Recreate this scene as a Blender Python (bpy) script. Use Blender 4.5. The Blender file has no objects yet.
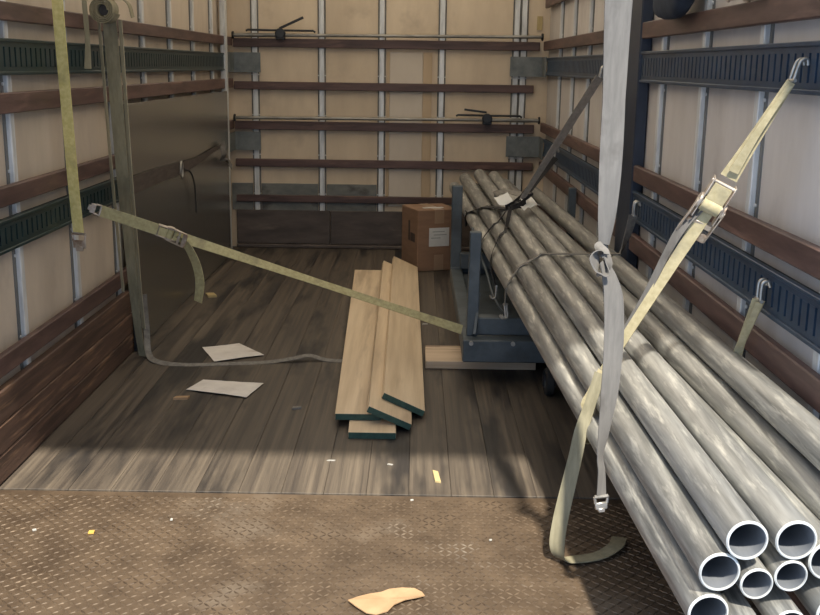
import bpy, bmesh, math, random
from mathutils import Vector as V, Matrix

scene = bpy.context.scene
COL = scene.collection
random.seed(7)

# ------------------------------------------------------------------ camera
CAM_H = 1.40
FPX, PX, PY = 1040.0, 410.0, 307.5
fw = V(((417 - PX) / FPX, (66 - PY) / FPX, 1)).normalized()
dn = V(((345 - PX) / FPX, (4800 - PY) / FPX, 1))
dn = (dn - fw * dn.dot(fw)).normalized()
rt = dn.cross(fw)
rows = [V((rt[i], fw[i], -dn[i])) for i in range(3)]
cam_d = bpy.data.cameras.new('camera')
cam_d.sensor_width = 36.0
cam_d.lens = FPX / 820 * 36.0
cam_d.clip_start = 0.05
cam = bpy.data.objects.new('camera', cam_d)
COL.objects.link(cam)
mx, my, mz = rows[0], -rows[1], -rows[2]
cam.matrix_world = Matrix(((mx.x, my.x, mz.x, 0), (mx.y, my.y, mz.y, 0), (mx.z, my.z, mz.z, CAM_H), (0, 0, 0, 1)))
scene.camera = cam

# ------------------------------------------------------------------ world, sun, exposure
SKY = (0.58, 0.74, 1.0)
SKY_STRENGTH = 1.0
SUN_STRENGTH = 7.0
SUN_DIR = V((-0.09, 0.70, -1.0))
world = bpy.data.worlds.new('sky')
scene.world = world
world.use_nodes = True
bg = world.node_tree.nodes['Background']
bg.inputs[0].default_value = (*SKY, 1)
bg.inputs[1].default_value = SKY_STRENGTH
sun_d = bpy.data.lights.new('sun', 'SUN')
sun_d.energy = SUN_STRENGTH
sun_d.angle = math.radians(2.2)
sun_d.color = (1.0, 0.93, 0.80)
sun = bpy.data.objects.new('sun', sun_d)
COL.objects.link(sun)
sun.location = (0.5, -4, 9)
sun.rotation_euler = SUN_DIR.to_track_quat('-Z', 'Y').to_euler()
vs = scene.view_settings
vs.view_transform = 'Standard'
vs.look = 'None'
vs.exposure = 0.42
vs.gamma = 1.0
vs.use_curve_mapping = False

# ------------------------------------------------------------------ materials
def lerp3(a, b, t):
    return tuple(a[i] + (b[i] - a[i]) * t for i in range(3))

def mat(name, c1, c2, scale=(6, 6, 6), rough=0.6, metal=0.0, bump=0.15, detail=5.0, lo=0.35, hi=0.65,
        c3=None, s3=(2, 2, 2), lo3=0.55, hi3=0.7, rnd=0.0, bdist=0.004, coat=0.0, rough2=None, spec=None):
    """noise-mixed surface: c1/c2 along one noise, c3 as blotches of wear; rnd = tone change from piece to piece"""
    m = bpy.data.materials.new(name)
    m.use_nodes = True
    nt = m.node_tree
    N, L = nt.nodes, nt.links
    b = N['Principled BSDF']
    tc = N.new('ShaderNodeTexCoord')
    oi = N.new('ShaderNodeObjectInfo')
    mul = N.new('ShaderNodeVectorMath'); mul.operation = 'SCALE'; mul.inputs['Scale'].default_value = 37.0
    cmb = N.new('ShaderNodeCombineXYZ')
    for i in range(3):
        L.new(oi.outputs['Random'], cmb.inputs[i])
    L.new(cmb.outputs[0], mul.inputs[0])
    add = N.new('ShaderNodeVectorMath'); add.operation = 'ADD'
    L.new(tc.outputs['Object'], add.inputs[0]); L.new(mul.outputs[0], add.inputs[1])
    def noise(sc, det):
        mp = N.new('ShaderNodeMapping'); mp.inputs['Scale'].default_value = sc
        L.new(add.outputs[0], mp.inputs[0])
        n = N.new('ShaderNodeTexNoise'); n.inputs['Scale'].default_value = 1.0
        n.inputs['Detail'].default_value = det; n.inputs['Roughness'].default_value = 0.62
        L.new(mp.outputs[0], n.inputs['Vector'])
        return n
    def ramp(src, lo, hi, a, bb):
        r = N.new('ShaderNodeValToRGB')
        r.color_ramp.elements[0].position = lo; r.color_ramp.elements[1].position = hi
        r.color_ramp.elements[0].color = (*a, 1); r.color_ramp.elements[1].color = (*bb, 1)
        L.new(src, r.inputs[0]); return r
    n1 = noise(scale, detail)
    col = ramp(n1.outputs['Fac'], lo, hi, c1, c2).outputs[0]
    if c3:
        n3 = noise(s3, 4.0)
        f = ramp(n3.outputs['Fac'], lo3, hi3, (0, 0, 0), (1, 1, 1))
        mixn = N.new('ShaderNodeMixRGB'); L.new(f.outputs[0], mixn.inputs[0])
        L.new(col, mixn.inputs[1]); mixn.inputs[2].default_value = (*c3, 1)
        col = mixn.outputs[0]
    if rnd:
        hs = N.new('ShaderNodeHueSaturation')
        mr = N.new('ShaderNodeMapRange'); mr.inputs[3].default_value = 1 - rnd; mr.inputs[4].default_value = 1 + rnd
        L.new(oi.outputs['Random'], mr.inputs[0]); L.new(mr.outputs[0], hs.inputs['Value'])
        L.new(col, hs.inputs['Color']); col = hs.outputs[0]
    L.new(col, b.inputs['Base Color'])
    b.inputs['Roughness'].default_value = rough
    if rough2 is not None:
        mr2 = N.new('ShaderNodeMapRange'); mr2.inputs[1].default_value = lo; mr2.inputs[2].default_value = hi
        mr2.inputs[3].default_value = rough; mr2.inputs[4].default_value = rough2
        L.new(n1.outputs['Fac'], mr2.inputs[0]); L.new(mr2.outputs[0], b.inputs['Roughness'])
    b.inputs['Metallic'].default_value = metal
    if spec is not None:
        b.inputs['Specular IOR Level'].default_value = spec
    if bump:
        bp = N.new('ShaderNodeBump'); bp.inputs['Strength'].default_value = bump; bp.inputs['Distance'].default_value = bdist
        L.new(n1.outputs['Fac'], bp.inputs['Height']); L.new(bp.outputs[0], b.inputs['Normal'])
    return m

M = {}
M['panel'] = mat('wall_panel', (0.56, 0.455, 0.33), (0.66, 0.545, 0.40), (5, 5, 1.6), 0.55, bump=0.05, c3=(0.46, 0.37, 0.27), s3=(3, 3, 3), lo3=0.58, hi3=0.78, rnd=0.07)
M['panel_r'] = mat('veil_grey_wall_panel', (0.53, 0.49, 0.46), (0.62, 0.58, 0.55), (5, 5, 1.6), 0.5, bump=0.05, c3=(0.45, 0.41, 0.39), s3=(3, 3, 3), lo3=0.58, hi3=0.78, rnd=0.06)  # beige panels turned cooler and lighter: veiling glare put into the colour
M['seam'] = mat('dark_seam', (0.11, 0.11, 0.105), (0.19, 0.185, 0.17), (10, 10, 4), 0.7, bump=0)
M['patch'] = mat('patch_panel', (0.58, 0.51, 0.42), (0.64, 0.57, 0.48), (4, 4, 2), 0.6, bump=0.05)
M['tanstrip'] = mat('tan_strip', (0.47, 0.35, 0.22), (0.54, 0.41, 0.27), (9, 9, 2), 0.6, bump=0.05)
M['greyband'] = mat('grey_painted_band', (0.12, 0.13, 0.125), (0.19, 0.195, 0.18), (7, 7, 12), 0.6, bump=0.05, c3=(0.07, 0.065, 0.06), s3=(4, 4, 8))
M['stud'] = mat('galvanised_stud', (0.46, 0.47, 0.47), (0.78, 0.79, 0.78), (30, 30, 5), 0.40, 0.2, bump=0.1, lo=0.3, hi=0.7)
M['rail'] = mat('brown_rail_wood', (0.058, 0.032, 0.028), (0.12, 0.070, 0.060), (3, 3, 26), 0.5, bump=0.2, c3=(0.17, 0.10, 0.08), s3=(2.2, 2.2, 16), lo3=0.58, hi3=0.72, rnd=0.12)
M['track'] = mat('dark_green_track_paint', (0.008, 0.024, 0.027), (0.015, 0.036, 0.040), (9, 9, 9), 0.42, 0.2, bump=0.08, c3=(0.024, 0.035, 0.032), s3=(6, 6, 20), lo3=0.6, hi3=0.75)
M['track_r'] = mat('veil_blue_track_paint', (0.022, 0.042, 0.075), (0.038, 0.068, 0.115), (9, 9, 9), 0.38, 0.25, bump=0.08, c3=(0.05, 0.07, 0.10), s3=(6, 6, 20), lo3=0.6, hi3=0.75)  # same paint as the left track, with blue glare haze put into the colour
M['slot'] = mat('slot_recess', (0.005, 0.010, 0.012), (0.009, 0.016, 0.018), rough=0.7, bump=0)
M['endplate'] = mat('grey_end_plate', (0.12, 0.135, 0.135), (0.20, 0.215, 0.21), (10, 10, 10), 0.5, 0.3, bump=0.08)
M['kick'] = mat('scuffed_kick_board', (0.05, 0.028, 0.020), (0.12, 0.068, 0.048), (5, 2, 34), 0.6, bump=0.4, c3=(0.30, 0.175, 0.10), s3=(8, 2.4, 40), lo3=0.55, hi3=0.75, rnd=0.12)
M['kickdark'] = mat('dark_kick_panel', (0.055, 0.043, 0.040), (0.10, 0.08, 0.07), (3, 3, 14), 0.6, bump=0.2, c3=(0.15, 0.12, 0.10), s3=(2, 5, 12), lo3=0.62, hi3=0.75)
M['floor'] = mat('worn_floor_boards', (0.045, 0.036, 0.030), (0.135, 0.108, 0.080), (52, 0.9, 10), 0.52, bump=0.2, lo=0.34, hi=0.70, c3=(0.020, 0.017, 0.016), s3=(4.5, 0.8, 3), lo3=0.50, hi3=0.62, rnd=0.05, rough2=0.64)
M['gap'] = mat('floor_gap', (0.012, 0.01, 0.009), (0.02, 0.017, 0.015), rough=0.9, bump=0)
M['plate'] = mat('rusty_tread_plate', (0.070, 0.047, 0.030), (0.135, 0.095, 0.062), (7, 7, 7), 0.5, 0.3, bump=0.1, c3=(0.19, 0.155, 0.12), s3=(2.4, 2.4, 2.4), lo3=0.58, hi3=0.78)
M['lug'] = mat('tread_lug_steel', (0.065, 0.045, 0.030), (0.155, 0.112, 0.075), (9, 9, 9), 0.45, 0.4, bump=0.05, c3=(0.33, 0.28, 0.225), s3=(3, 3, 3), lo3=0.60, hi3=0.74)
M['sheet'] = mat('grey_green_sheet', (0.28, 0.275, 0.245), (0.31, 0.30, 0.265), (2.5, 1.2, 1.2), 0.27, 0.8, bump=0)
M['pipe'] = mat('galvanised_pipe', (0.17, 0.17, 0.165), (0.43, 0.425, 0.40), (48, 2.0, 48), 0.36, 0.55, bump=0.12, lo=0.30, hi=0.70, c3=(0.62, 0.605, 0.55), s3=(60, 6.0, 60), lo3=0.52, hi3=0.74, rnd=0.14, rough2=0.52)
M['pipe_rim'] = mat('cut_pipe_rim', (0.60, 0.60, 0.57), (0.74, 0.74, 0.71), (20, 20, 20), 0.4, 0.4, bump=0.03)
M['pipe_bore'] = mat('pipe_bore', (0.14, 0.152, 0.17), (0.20, 0.21, 0.23), (14, 4, 14), 0.6, 0.1, bump=0.1)
M['yellow'] = mat('yellow_webbing', (0.56, 0.48, 0.17), (0.70, 0.61, 0.27), (60, 60, 60), 0.85, bump=0.4, bdist=0.001, c3=(0.42, 0.36, 0.15), s3=(7, 7, 7), lo3=0.56, hi3=0.72)
M['palestrap'] = mat('dirty_yellow_webbing', (0.32, 0.285, 0.145), (0.44, 0.40, 0.22), (60, 60, 60), 0.85, bump=0.4, bdist=0.001, c3=(0.20, 0.18, 0.11), s3=(8, 8, 8), lo3=0.55, hi3=0.72)
M['creamstrap'] = mat('cream_webbing', (0.36, 0.31, 0.18), (0.46, 0.40, 0.25), (60, 60, 60), 0.85, bump=0.4, bdist=0.001, c3=(0.25, 0.225, 0.15), s3=(8, 8, 8), lo3=0.55, hi3=0.72)
M['olive'] = mat('olive_webbing', (0.20, 0.18, 0.115), (0.29, 0.262, 0.175), (50, 50, 6), 0.85, bump=0.4, bdist=0.001, c3=(0.15, 0.135, 0.09), s3=(6, 6, 3))
M['oliveedge'] = mat('lit_webbing_edge', (0.30, 0.27, 0.18), (0.38, 0.34, 0.235), (50, 50, 6), 0.85, bump=0.3, bdist=0.001)  # lighter tan paints the lit edges of the olive webbing
M['greystrap'] = mat('grey_white_webbing', (0.125, 0.118, 0.110), (0.168, 0.158, 0.146), (60, 60, 8), 0.85, bump=0.4, bdist=0.001, c3=(0.10, 0.092, 0.084), s3=(9, 9, 6))
M['dustystrap'] = mat('dusty_grey_webbing', (0.15, 0.14, 0.125), (0.24, 0.225, 0.20), (50, 50, 50), 0.85, bump=0.4, bdist=0.001)
M['brownstrap'] = mat('dull_brown_webbing', (0.25, 0.225, 0.20), (0.33, 0.30, 0.265), (50, 50, 50), 0.85, bump=0.4, bdist=0.001)
M['darkbrown'] = mat('dark_brown_webbing', (0.050, 0.038, 0.033), (0.085, 0.066, 0.057), (50, 8, 50), 0.8, bump=0.3, bdist=0.001)
M['panel_l'] = mat('greyer_wall_panel', (0.47, 0.395, 0.315), (0.56, 0.475, 0.38), (5, 5, 1.6), 0.55, bump=0.05, c3=(0.40, 0.335, 0.27), s3=(3, 3, 3), lo3=0.56, hi3=0.76, rnd=0.07)  # left wall panels, greyer and darker than those at the back
M['blackstrap'] = mat('black_webbing', (0.012, 0.012, 0.014), (0.03, 0.03, 0.033), (50, 50, 50), 0.7, bump=0.3, bdist=0.001)
M['hook'] = mat('worn_zinc_hook', (0.30, 0.29, 0.27), (0.52, 0.50, 0.46), (30, 30, 30), 0.4, 0.8, bump=0.1)
M['ratchet'] = mat('worn_ratchet_steel', (0.33, 0.29, 0.25), (0.56, 0.50, 0.44), (26, 26, 26), 0.42, 0.7, bump=0.15, c3=(0.22, 0.13, 0.08), s3=(14, 14, 14))
M['darksteel'] = mat('dark_steel', (0.02, 0.02, 0.022), (0.045, 0.045, 0.048), (20, 20, 20), 0.45, 0.4, bump=0.1)
M['bar'] = mat('cargo_bar_steel', (0.17, 0.165, 0.15), (0.34, 0.33, 0.30), (6, 20, 20), 0.45, 0.6, bump=0.05)
M['blackplastic'] = mat('black_plastic', (0.010, 0.012, 0.016), (0.022, 0.025, 0.03), (20, 20, 20), 0.45, bump=0.1)
M['lumber'] = mat('pale_lumber', (0.56, 0.43, 0.285), (0.70, 0.56, 0.39), (26, 0.9, 20), 0.6, bump=0.12, c3=(0.47, 0.36, 0.245), s3=(9, 0.8, 6), lo3=0.54, hi3=0.66, rnd=0.07)
M['greenpaint'] = mat('green_end_paint', (0.012, 0.042, 0.032), (0.03, 0.075, 0.055), (30, 30, 30), 0.6, bump=0.1)
M['paleplank'] = mat('pale_plank', (0.50, 0.37, 0.25), (0.64, 0.50, 0.36), (1.2, 26, 20), 0.65, bump=0.15, c3=(0.26, 0.18, 0.13), s3=(1.6, 16, 8), lo3=0.57, hi3=0.68)
M['cardboard'] = mat('brown_cardboard', (0.225, 0.135, 0.085), (0.275, 0.165, 0.105), (5, 5, 30), 0.75, bump=0.05)
M['tape'] = mat('box_tape', (0.30, 0.20, 0.13), (0.34, 0.23, 0.155), (5, 5, 5), 0.3, bump=0)
M['paper'] = mat('dirty_paper', (0.66, 0.62, 0.58), (0.78, 0.74, 0.69), (9, 9, 9), 0.8, bump=0.1, c3=(0.50, 0.45, 0.40), s3=(5, 9, 5))
M['whitepaper'] = mat('white_label_paper', (0.60, 0.61, 0.60), (0.68, 0.69, 0.68), (9, 9, 9), 0.6, bump=0)
M['ink'] = mat('dark_ink', (0.05, 0.035, 0.03), (0.08, 0.055, 0.045), (20, 20, 20), 0.7, bump=0)
M['inkgrey'] = mat('grey_ink', (0.30, 0.33, 0.32), (0.36, 0.39, 0.38), (20, 20, 20), 0.7, bump=0)
M['cart'] = mat('blue_grey_cart_paint', (0.062, 0.078, 0.09), (0.095, 0.115, 0.13), (9, 9, 9), 0.5, 0.15, bump=0.1, c3=(0.045, 0.052, 0.056), s3=(5, 5, 5), lo3=0.55, hi3=0.75)
M['rubber'] = mat('black_rubber', (0.012, 0.012, 0.012), (0.025, 0.025, 0.025), (20, 20, 20), 0.75, bump=0.1)
M['torncard'] = mat('torn_cardboard', (0.34, 0.215, 0.115), (0.42, 0.27, 0.15), (14, 14, 14), 0.8, bump=0.2)
M['chip'] = mat('yellow_wood_chip', (0.42, 0.33, 0.15), (0.52, 0.41, 0.21), (40, 9, 9), 0.7, bump=0.1)
M['white'] = mat('white_fleck', (0.34, 0.33, 0.30), (0.42, 0.41, 0.38), (20, 20, 20), 0.7, bump=0)
M['orange'] = mat('orange_fleck', (0.55, 0.33, 0.07), (0.62, 0.38, 0.09), (20, 20, 20), 0.6, bump=0)
M['cloth'] = mat('dark_cloth', (0.012, 0.018, 0.03), (0.03, 0.04, 0.06), (14, 14, 14), 0.9, bump=0.4)
M['post'] = mat('dark_blue_post_paint', (0.018, 0.026, 0.045), (0.032, 0.044, 0.07), (8, 8, 3), 0.5, 0.2, bump=0.08)
M['outer'] = mat('outer_skin', (0.45, 0.45, 0.45), (0.55, 0.55, 0.55), (3, 3, 3), 0.5, bump=0)

def roof_material():
    m = bpy.data.materials.new('translucent_roof_sheet')
    m.use_nodes = True
    nt = m.node_tree; N, L = nt.nodes, nt.links
    N.remove(N['Principled BSDF'])
    tr = N.new('ShaderNodeBsdfTranslucent'); df = N.new('ShaderNodeBsdfDiffuse'); mx_ = N.new('ShaderNodeMixShader')
    n = N.new('ShaderNodeTexNoise'); n.inputs['Scale'].default_value = 2.0
    r = N.new('ShaderNodeValToRGB')
    r.color_ramp.elements[0].color = (0.70, 0.59, 0.45, 1); r.color_ramp.elements[1].color = (0.78, 0.67, 0.52, 1)
    L.new(n.outputs['Fac'], r.inputs[0]); L.new(r.outputs[0], tr.inputs[0])
    df.inputs[0].default_value = (0.7, 0.64, 0.54, 1)
    mx_.inputs[0].default_value = 0.45
    L.new(tr.outputs[0], mx_.inputs[1]); L.new(df.outputs[0], mx_.inputs[2])
    L.new(mx_.outputs[0], N['Material Output'].inputs['Surface'])
    return m
M['roof'] = roof_material()

# ------------------------------------------------------------------ mesh helpers
def tag(o, label=None, cat=None, group=None, kind=None):
    if label: o['label'] = label
    if cat: o['category'] = cat
    if group: o['group'] = group
    if kind: o['kind'] = kind
    return o

def thing(name, label, cat, loc, group=None, kind=None):
    o = bpy.data.objects.new(name, None)
    o.empty_display_size = 0.1
    COL.objects.link(o); o.location = loc
    return tag(o, label, cat, group, kind)

def root_loc(p):
    v = V((0, 0, 0))
    while p is not None:
        v += V(p.location); p = p.parent
    return v

def obj(name, bm, m, parent=None, smooth=40, origin=None):
    """link a bmesh (built in world coordinates) as one object; m may be a list of materials"""
    me = bpy.data.meshes.new(name)
    base = root_loc(parent) if parent is not None else V((0, 0, 0))
    o_loc = V((0, 0, 0))
    if origin is not None:
        o_loc = V(origin) - base
    bmesh.ops.recalc_face_normals(bm, faces=bm.faces)
    bmesh.ops.translate(bm, verts=bm.verts, vec=-(base + o_loc))
    bm.to_mesh(me); bm.free()
    for mm in (m if isinstance(m, (list, tuple)) else [m]):
        me.materials.append(M[mm])
    if smooth:
        for p in me.polygons: p.use_smooth = True
        me.set_sharp_from_angle(angle=math.radians(smooth))
    o = bpy.data.objects.new(name, me)
    COL.objects.link(o)
    o.location = o_loc
    if parent is not None: o.parent = parent
    return o

def clone(src, loc, parent=None):
    """a copy that shares mesh data; loc in world coordinates"""
    c = src.copy(); COL.objects.link(c)
    c.parent = parent if parent is not None else src.parent
    c.location = V(loc) - (root_loc(c.parent) if c.parent else V((0, 0, 0)))
    return c

def obox(bm, c, ax, hs, bev=0.0, mi=0):
    c = V(c); ax = [V(a).normalized() for a in ax]
    vs_ = []
    for sx in (-1, 1):
        for sy in (-1, 1):
            for sz in (-1, 1):
                vs_.append(bm.verts.new(c + ax[0] * hs[0] * sx + ax[1] * hs[1] * sy + ax[2] * hs[2] * sz))
    fs = []
    for q in ((0, 1, 3, 2), (4, 6, 7, 5), (0, 4, 5, 1), (2, 3, 7, 6), (0, 2, 6, 4), (1, 5, 7, 3)):
        f = bm.faces.new([vs_[i] for i in q]); f.material_index = mi; fs.append(f)
    if bev:
        es = list({e for f in fs for e in f.edges})
        bmesh.ops.bevel(bm, geom=es, offset=bev, segments=1, affect='EDGES', profile=0.5)
    return vs_

XYZ = (V((1, 0, 0)), V((0, 1, 0)), V((0, 0, 1)))
def box(bm, x0, x1, y0, y1, z0, z1, bev=0.0, mi=0):
    return obox(bm, ((x0 + x1) / 2, (y0 + y1) / 2, (z0 + z1) / 2), XYZ, ((x1 - x0) / 2, (y1 - y0) / 2, (z1 - z0) / 2), bev, mi)

def nb():
    return bmesh.new()

def boxobj(name, dims, m, parent=None, bev=0.0, origin=None):
    bm = nb(); box(bm, *dims, bev=bev)
    return obj(name, bm, m, parent, smooth=0 if not bev else 30, origin=origin)

def frame_of(d):
    d = d.normalized()
    u = V((0, 0, 1)) if abs(d.z) < 0.9 else V((1, 0, 0))
    s = d.cross(u).normalized(); return s, s.cross(d).normalized()

def tube(bm, pts, r, seg=8, caps=True, mi=0):
    pts = [V(p) for p in pts]; rings = []
    n = len(pts); s = None
    for i, p in enumerate(pts):
        d = (pts[min(i + 1, n - 1)] - pts[max(i - 1, 0)]).normalized()
        if s is None: s, u = frame_of(d)
        else:
            s = (s - d * s.dot(d)).normalized(); u = s.cross(d).normalized()
        rr = r[i] if isinstance(r, (list, tuple)) else r
        rings.append([bm.verts.new(p + (s * math.cos(a) + u * math.sin(a)) * rr) for a in [2 * math.pi * k / seg for k in range(seg)]])
    for a, b in zip(rings[:-1], rings[1:]):
        for k in range(seg):
            bm.faces.new((a[k], a[(k + 1) % seg], b[(k + 1) % seg], b[k])).material_index = mi
    if caps:
        bm.faces.new(rings[0]).material_index = mi; bm.faces.new(rings[-1][::-1]).material_index = mi

def disc(bm, c, axis, r, h, seg=24, bev=0.0, mi=0):
    axis = V(axis).normalized(); c = V(c)
    if bev:
        tube(bm, [c - axis * h, c - axis * (h - bev), c + axis * (h - bev), c + axis * h], [r - bev, r, r, r - bev], seg, True, mi)
    else:
        tube(bm, [c - axis * h, c + axis * h], r, seg, True, mi)

def catmull(pts, n=6):
    P = [V(p) for p in pts]
    if len(P) < 3: return P
    P = [P[0] * 2 - P[1]] + P + [P[-1] * 2 - P[-2]]
    out = []
    for i in range(1, len(P) - 2):
        a, b, c, d = P[i - 1], P[i], P[i + 1], P[i + 2]
        for k in range(n):
            t = k / n
            out.append(0.5 * ((2 * b) + (c - a) * t + (2 * a - 5 * b + 4 * c - d) * t * t + (3 * b - a - 3 * c + d) * t ** 3))
    out.append(P[-2]); return out

def ribbon(bm, pts, w, wd, t=0.003, n=6, mi=0):
    """a strap of width w and thickness t along pts; wd = width direction (one, or one per point)"""
    m_ = len(pts)
    ws = list(w) if isinstance(w, (list, tuple)) else [w] * m_
    wds = [V(x) for x in wd] if isinstance(wd, list) else [V(wd)] * m_
    C = catmull(pts, n) if m_ > 2 else [V(p) for p in pts]
    rings = []
    N_ = len(C)
    for i, p in enumerate(C):
        f = i / (N_ - 1) * (m_ - 1); k = min(int(f), m_ - 2); fr = f - k
        W = ws[k] + (ws[k + 1] - ws[k]) * fr
        wv = wds[k] * (1 - fr) + wds[k + 1] * fr
        d = (C[min(i + 1, N_ - 1)] - C[max(i - 1, 0)]).normalized()
        wv = (wv - d * wv.dot(d)).normalized(); nn = d.cross(wv).normalized()
        rings.append([bm.verts.new(p + wv * (W / 2) * a + nn * (t / 2) * b) for a, b in ((-1, -1), (1, -1), (1, 1), (-1, 1))])
    for a, b in zip(rings[:-1], rings[1:]):
        for k in range(4):
            bm.faces.new((a[k], a[(k + 1) % 4], b[(k + 1) % 4], b[k])).material_index = mi
    bm.faces.new(rings[0]).material_index = mi; bm.faces.new(rings[-1][::-1]).material_index = mi

def rib(name, pts, w, wd, m, parent=None, t=0.003, n=6):
    bm = nb(); ribbon(bm, pts, w, wd, t, n)
    return obj(name, bm, m, parent, smooth=50)

def wire(name, pts, r, m, parent=None, n=6, seg=8):
    bm = nb(); tube(bm, catmull(pts, n), r, seg)
    return obj(name, bm, m, parent, smooth=60)

# ------------------------------------------------------------------ the truck box
XL, XR, YB, Y0, ZT = -1.385, 0.945, 8.06, 2.10, 2.32      # inner faces of rails; back; rear opening; roof
YP = 3.25                                                  # where boards meet the tread plate

# floor: boards as parts over a dark bed
bm = nb(); box(bm, XL - 0.09, XR + 0.09, YP, YB + 0.06, -0.06, -0.012)
floor = obj('floor', bm, 'gap', smooth=0)
tag(floor, 'worn dark wooden floor boards running to the back of the truck box', 'floor', kind='structure')
nbrd = 17
wb = (XR - XL + 0.10) / nbrd
bm = nb(); box(bm, 0.0005, wb - 0.0005, YP + 0.004, YB, -0.02, 0.0, bev=0.0008)
x0 = XL - 0.05
fb = obj('floor_board', bm, 'floor', floor, smooth=30)
fb.location = (x0, 0, 0)
for i in range(1, nbrd):
    clone(fb, (x0 + i * wb, 0, 0), floor)

# tread plate at the threshold
bm = nb(); box(bm, XL - 0.09, XR + 0.09, Y0 - 0.5, YP - 0.003, -0.03, -0.003)
plate = obj('floor', bm, 'plate', smooth=0)
plate.name = 'floor_tread_plate'
tag(plate, 'rusty brown steel tread plate across the rear threshold', 'floor plate', kind='structure')
def lug_mesh():
    vs_, fs_ = [], []
    s = 0.0225
    L_, W_, h = 0.0150, 0.0042, 0.0022
    ny = int((YP - 0.02 - 2.25) / s); nx = int((XR - XL + 0.1) / s)
    for j in range(ny):
        for i in range(nx):
            cx = XL - 0.04 + (i + 0.5) * s; cy = 2.25 + (j + 0.5) * s
            a = math.radians(45 if (i + j) % 2 else -45)
            ca, sa = math.cos(a), math.sin(a)
            b0 = len(vs_)
            for (px, py, pz) in ((-L_, 0, 0), (0, -W_, 0), (L_, 0, 0), (0, W_, 0), (-L_ * 0.55, 0, h), (0, -W_ * 0.4, h), (L_ * 0.55, 0, h), (0, W_ * 0.4, h)):
                vs_.append((cx + px * ca - py * sa, cy + px * sa + py * ca, -0.0031 + pz))
            for q in ((0, 1, 5, 4), (1, 2, 6, 5), (2, 3, 7, 6), (3, 0, 4, 7), (4, 5, 6, 7)):
                fs_.append(tuple(b0 + k for k in q))
    me = bpy.data.meshes.new('tread_lugs'); me.from_pydata(vs_, [], fs_); me.update()
    me.materials.append(M['lug'])
    o = bpy.data.objects.new('tread_lugs', me); COL.objects.link(o); o.parent = plate
    o['kind'] = 'stuff'
lug_mesh()

# walls: outer skin with panels, studs, rails, tracks, kick boards as parts
def stud_mesh(axis, zb, zt):
    """hat-section galvanised post; local origin at its foot, face towards +n"""
    bm = nb()
    if axis == 'y':          # on a side wall, width along y, depth along x (face at local x = 0)
        box(bm, -0.022, 0.0, -0.019, 0.019, zb, zt, bev=0.003)
        box(bm, -0.022, -0.016, -0.036, 0.036, zb, zt, mi=1)
        for k in range(int((zt - zb) / 0.3)):
            for s in (-1, 1):
                disc(bm, (-0.014, s * 0.029, zb + 0.12 + k * 0.3), (1, 0, 0), 0.006, 0.003, 8)
    else:
        box(bm, -0.019, 0.019, 0.0, 0.022, zb, zt, bev=0.003)
        box(bm, -0.030, 0.030, 0.016, 0.022, zb, zt, mi=1)
        for k in range(int((zt - zb) / 0.3)):
            for s in (-1, 1):
                disc(bm, (s * 0.026, 0.014, zb + 0.12 + k * 0.3), (0, 1, 0), 0.005, 0.003, 8)
    return bm

def track(name, wall, side, x, y0, y1, z0, z1, m):
    """horizontal slotted cargo track: web with a row of upright slots between rolled edges"""
    bm = nb()
    s = 1 if side == 'L' else -1           # direction of the room from the wall
    lo = lambda a, b: (min(a, b), max(a, b))
    zm0, zm1 = z0 + 0.028, z1 - 0.028
    box(bm, *lo(x - 0.024 * s, x - 0.016 * s), y0, y1, z0, z1, mi=1)
    box(bm, *lo(x - 0.018 * s, x), y0, y1, z0, z0 + 0.012, bev=0.002)
    box(bm, *lo(x - 0.018 * s, x), y0, y1, z1 - 0.012, z1, bev=0.002)
    box(bm, *lo(x - 0.018 * s, x - 0.006 * s), y0, y1, z0 + 0.012, zm0)
    box(bm, *lo(x - 0.018 * s, x - 0.006 * s), y0, y1, zm1, z1 - 0.012)
    n = int((y1 - y0) / 0.05)
    for i in range(n):
        ya = y0 + i * 0.05
        box(bm, *lo(x - 0.018 * s, x - 0.005 * s), ya, ya + 0.036, zm0, zm1)
    return obj(name, bm, [m, 'slot'], wall, smooth=0)

# left wall
bm = nb(); box(bm, XL - 0.10, XL - 0.075, Y0, YB + 0.06, -0.03, ZT)
wl = tag(obj('wall_left', bm, 'outer', smooth=0), 'left side wall of the truck box with beige panels, brown rails and green tracks', 'wall', kind='structure')
yl = [2.44 + 0.62 * k for k in range(9)]
edges = [Y0] + yl + [YB + 0.02]
first = None
for a, b in zip(edges[:-1], edges[1:]):
    if first is None or abs((b - a) - 0.62) > 0.01:
        o = boxobj('wall_panel', (XL - 0.075, XL - 0.048, a + 0.001, b - 0.001, 0.0, ZT), 'panel_l', wl, origin=(XL - 0.06, a, 0))
        if abs((b - a) - 0.62) < 0.01: first = o
    else:
        clone(first, (XL - 0.06, a, 0), wl)
st = obj('stud', stud_mesh('y', 0.0, ZT), ['stud', 'seam'], wl, smooth=30)
st.location = (XL - 0.026, yl[0], 0)
for y in yl[1:]:
    clone(st, (XL - 0.026, y, 0), wl)
def rail(wall, side, y0, y1, z0, z1, th=0.026):
    x = XL if side == 'L' else XR
    s = 1 if side == 'L' else -1
    a, b = sorted((x - th * s, x))
    return boxobj('rail', (a, b, y0, y1, z0, z1), 'rail', wall, bev=0.004, origin=(x, (y0 + y1) / 2, z0))
for z0, z1, ya, yb_ in ((1.53, 1.592, Y0, 8.03), (1.222, 1.292, Y0, 8.03), (0.915, 0.982, Y0, 8.03), (0.352, 0.425, Y0, 5.0), (1.97, 2.04, Y0, 8.03)):
    rail(wl, 'L', ya, yb_, z0, z1)
track('cargo_track', wl, 'L', XL, Y0, 7.84, 1.35, 1.472, 'track')
track('cargo_track', wl, 'L', XL, Y0, 7.84, 0.76, 0.872, 'track')
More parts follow.
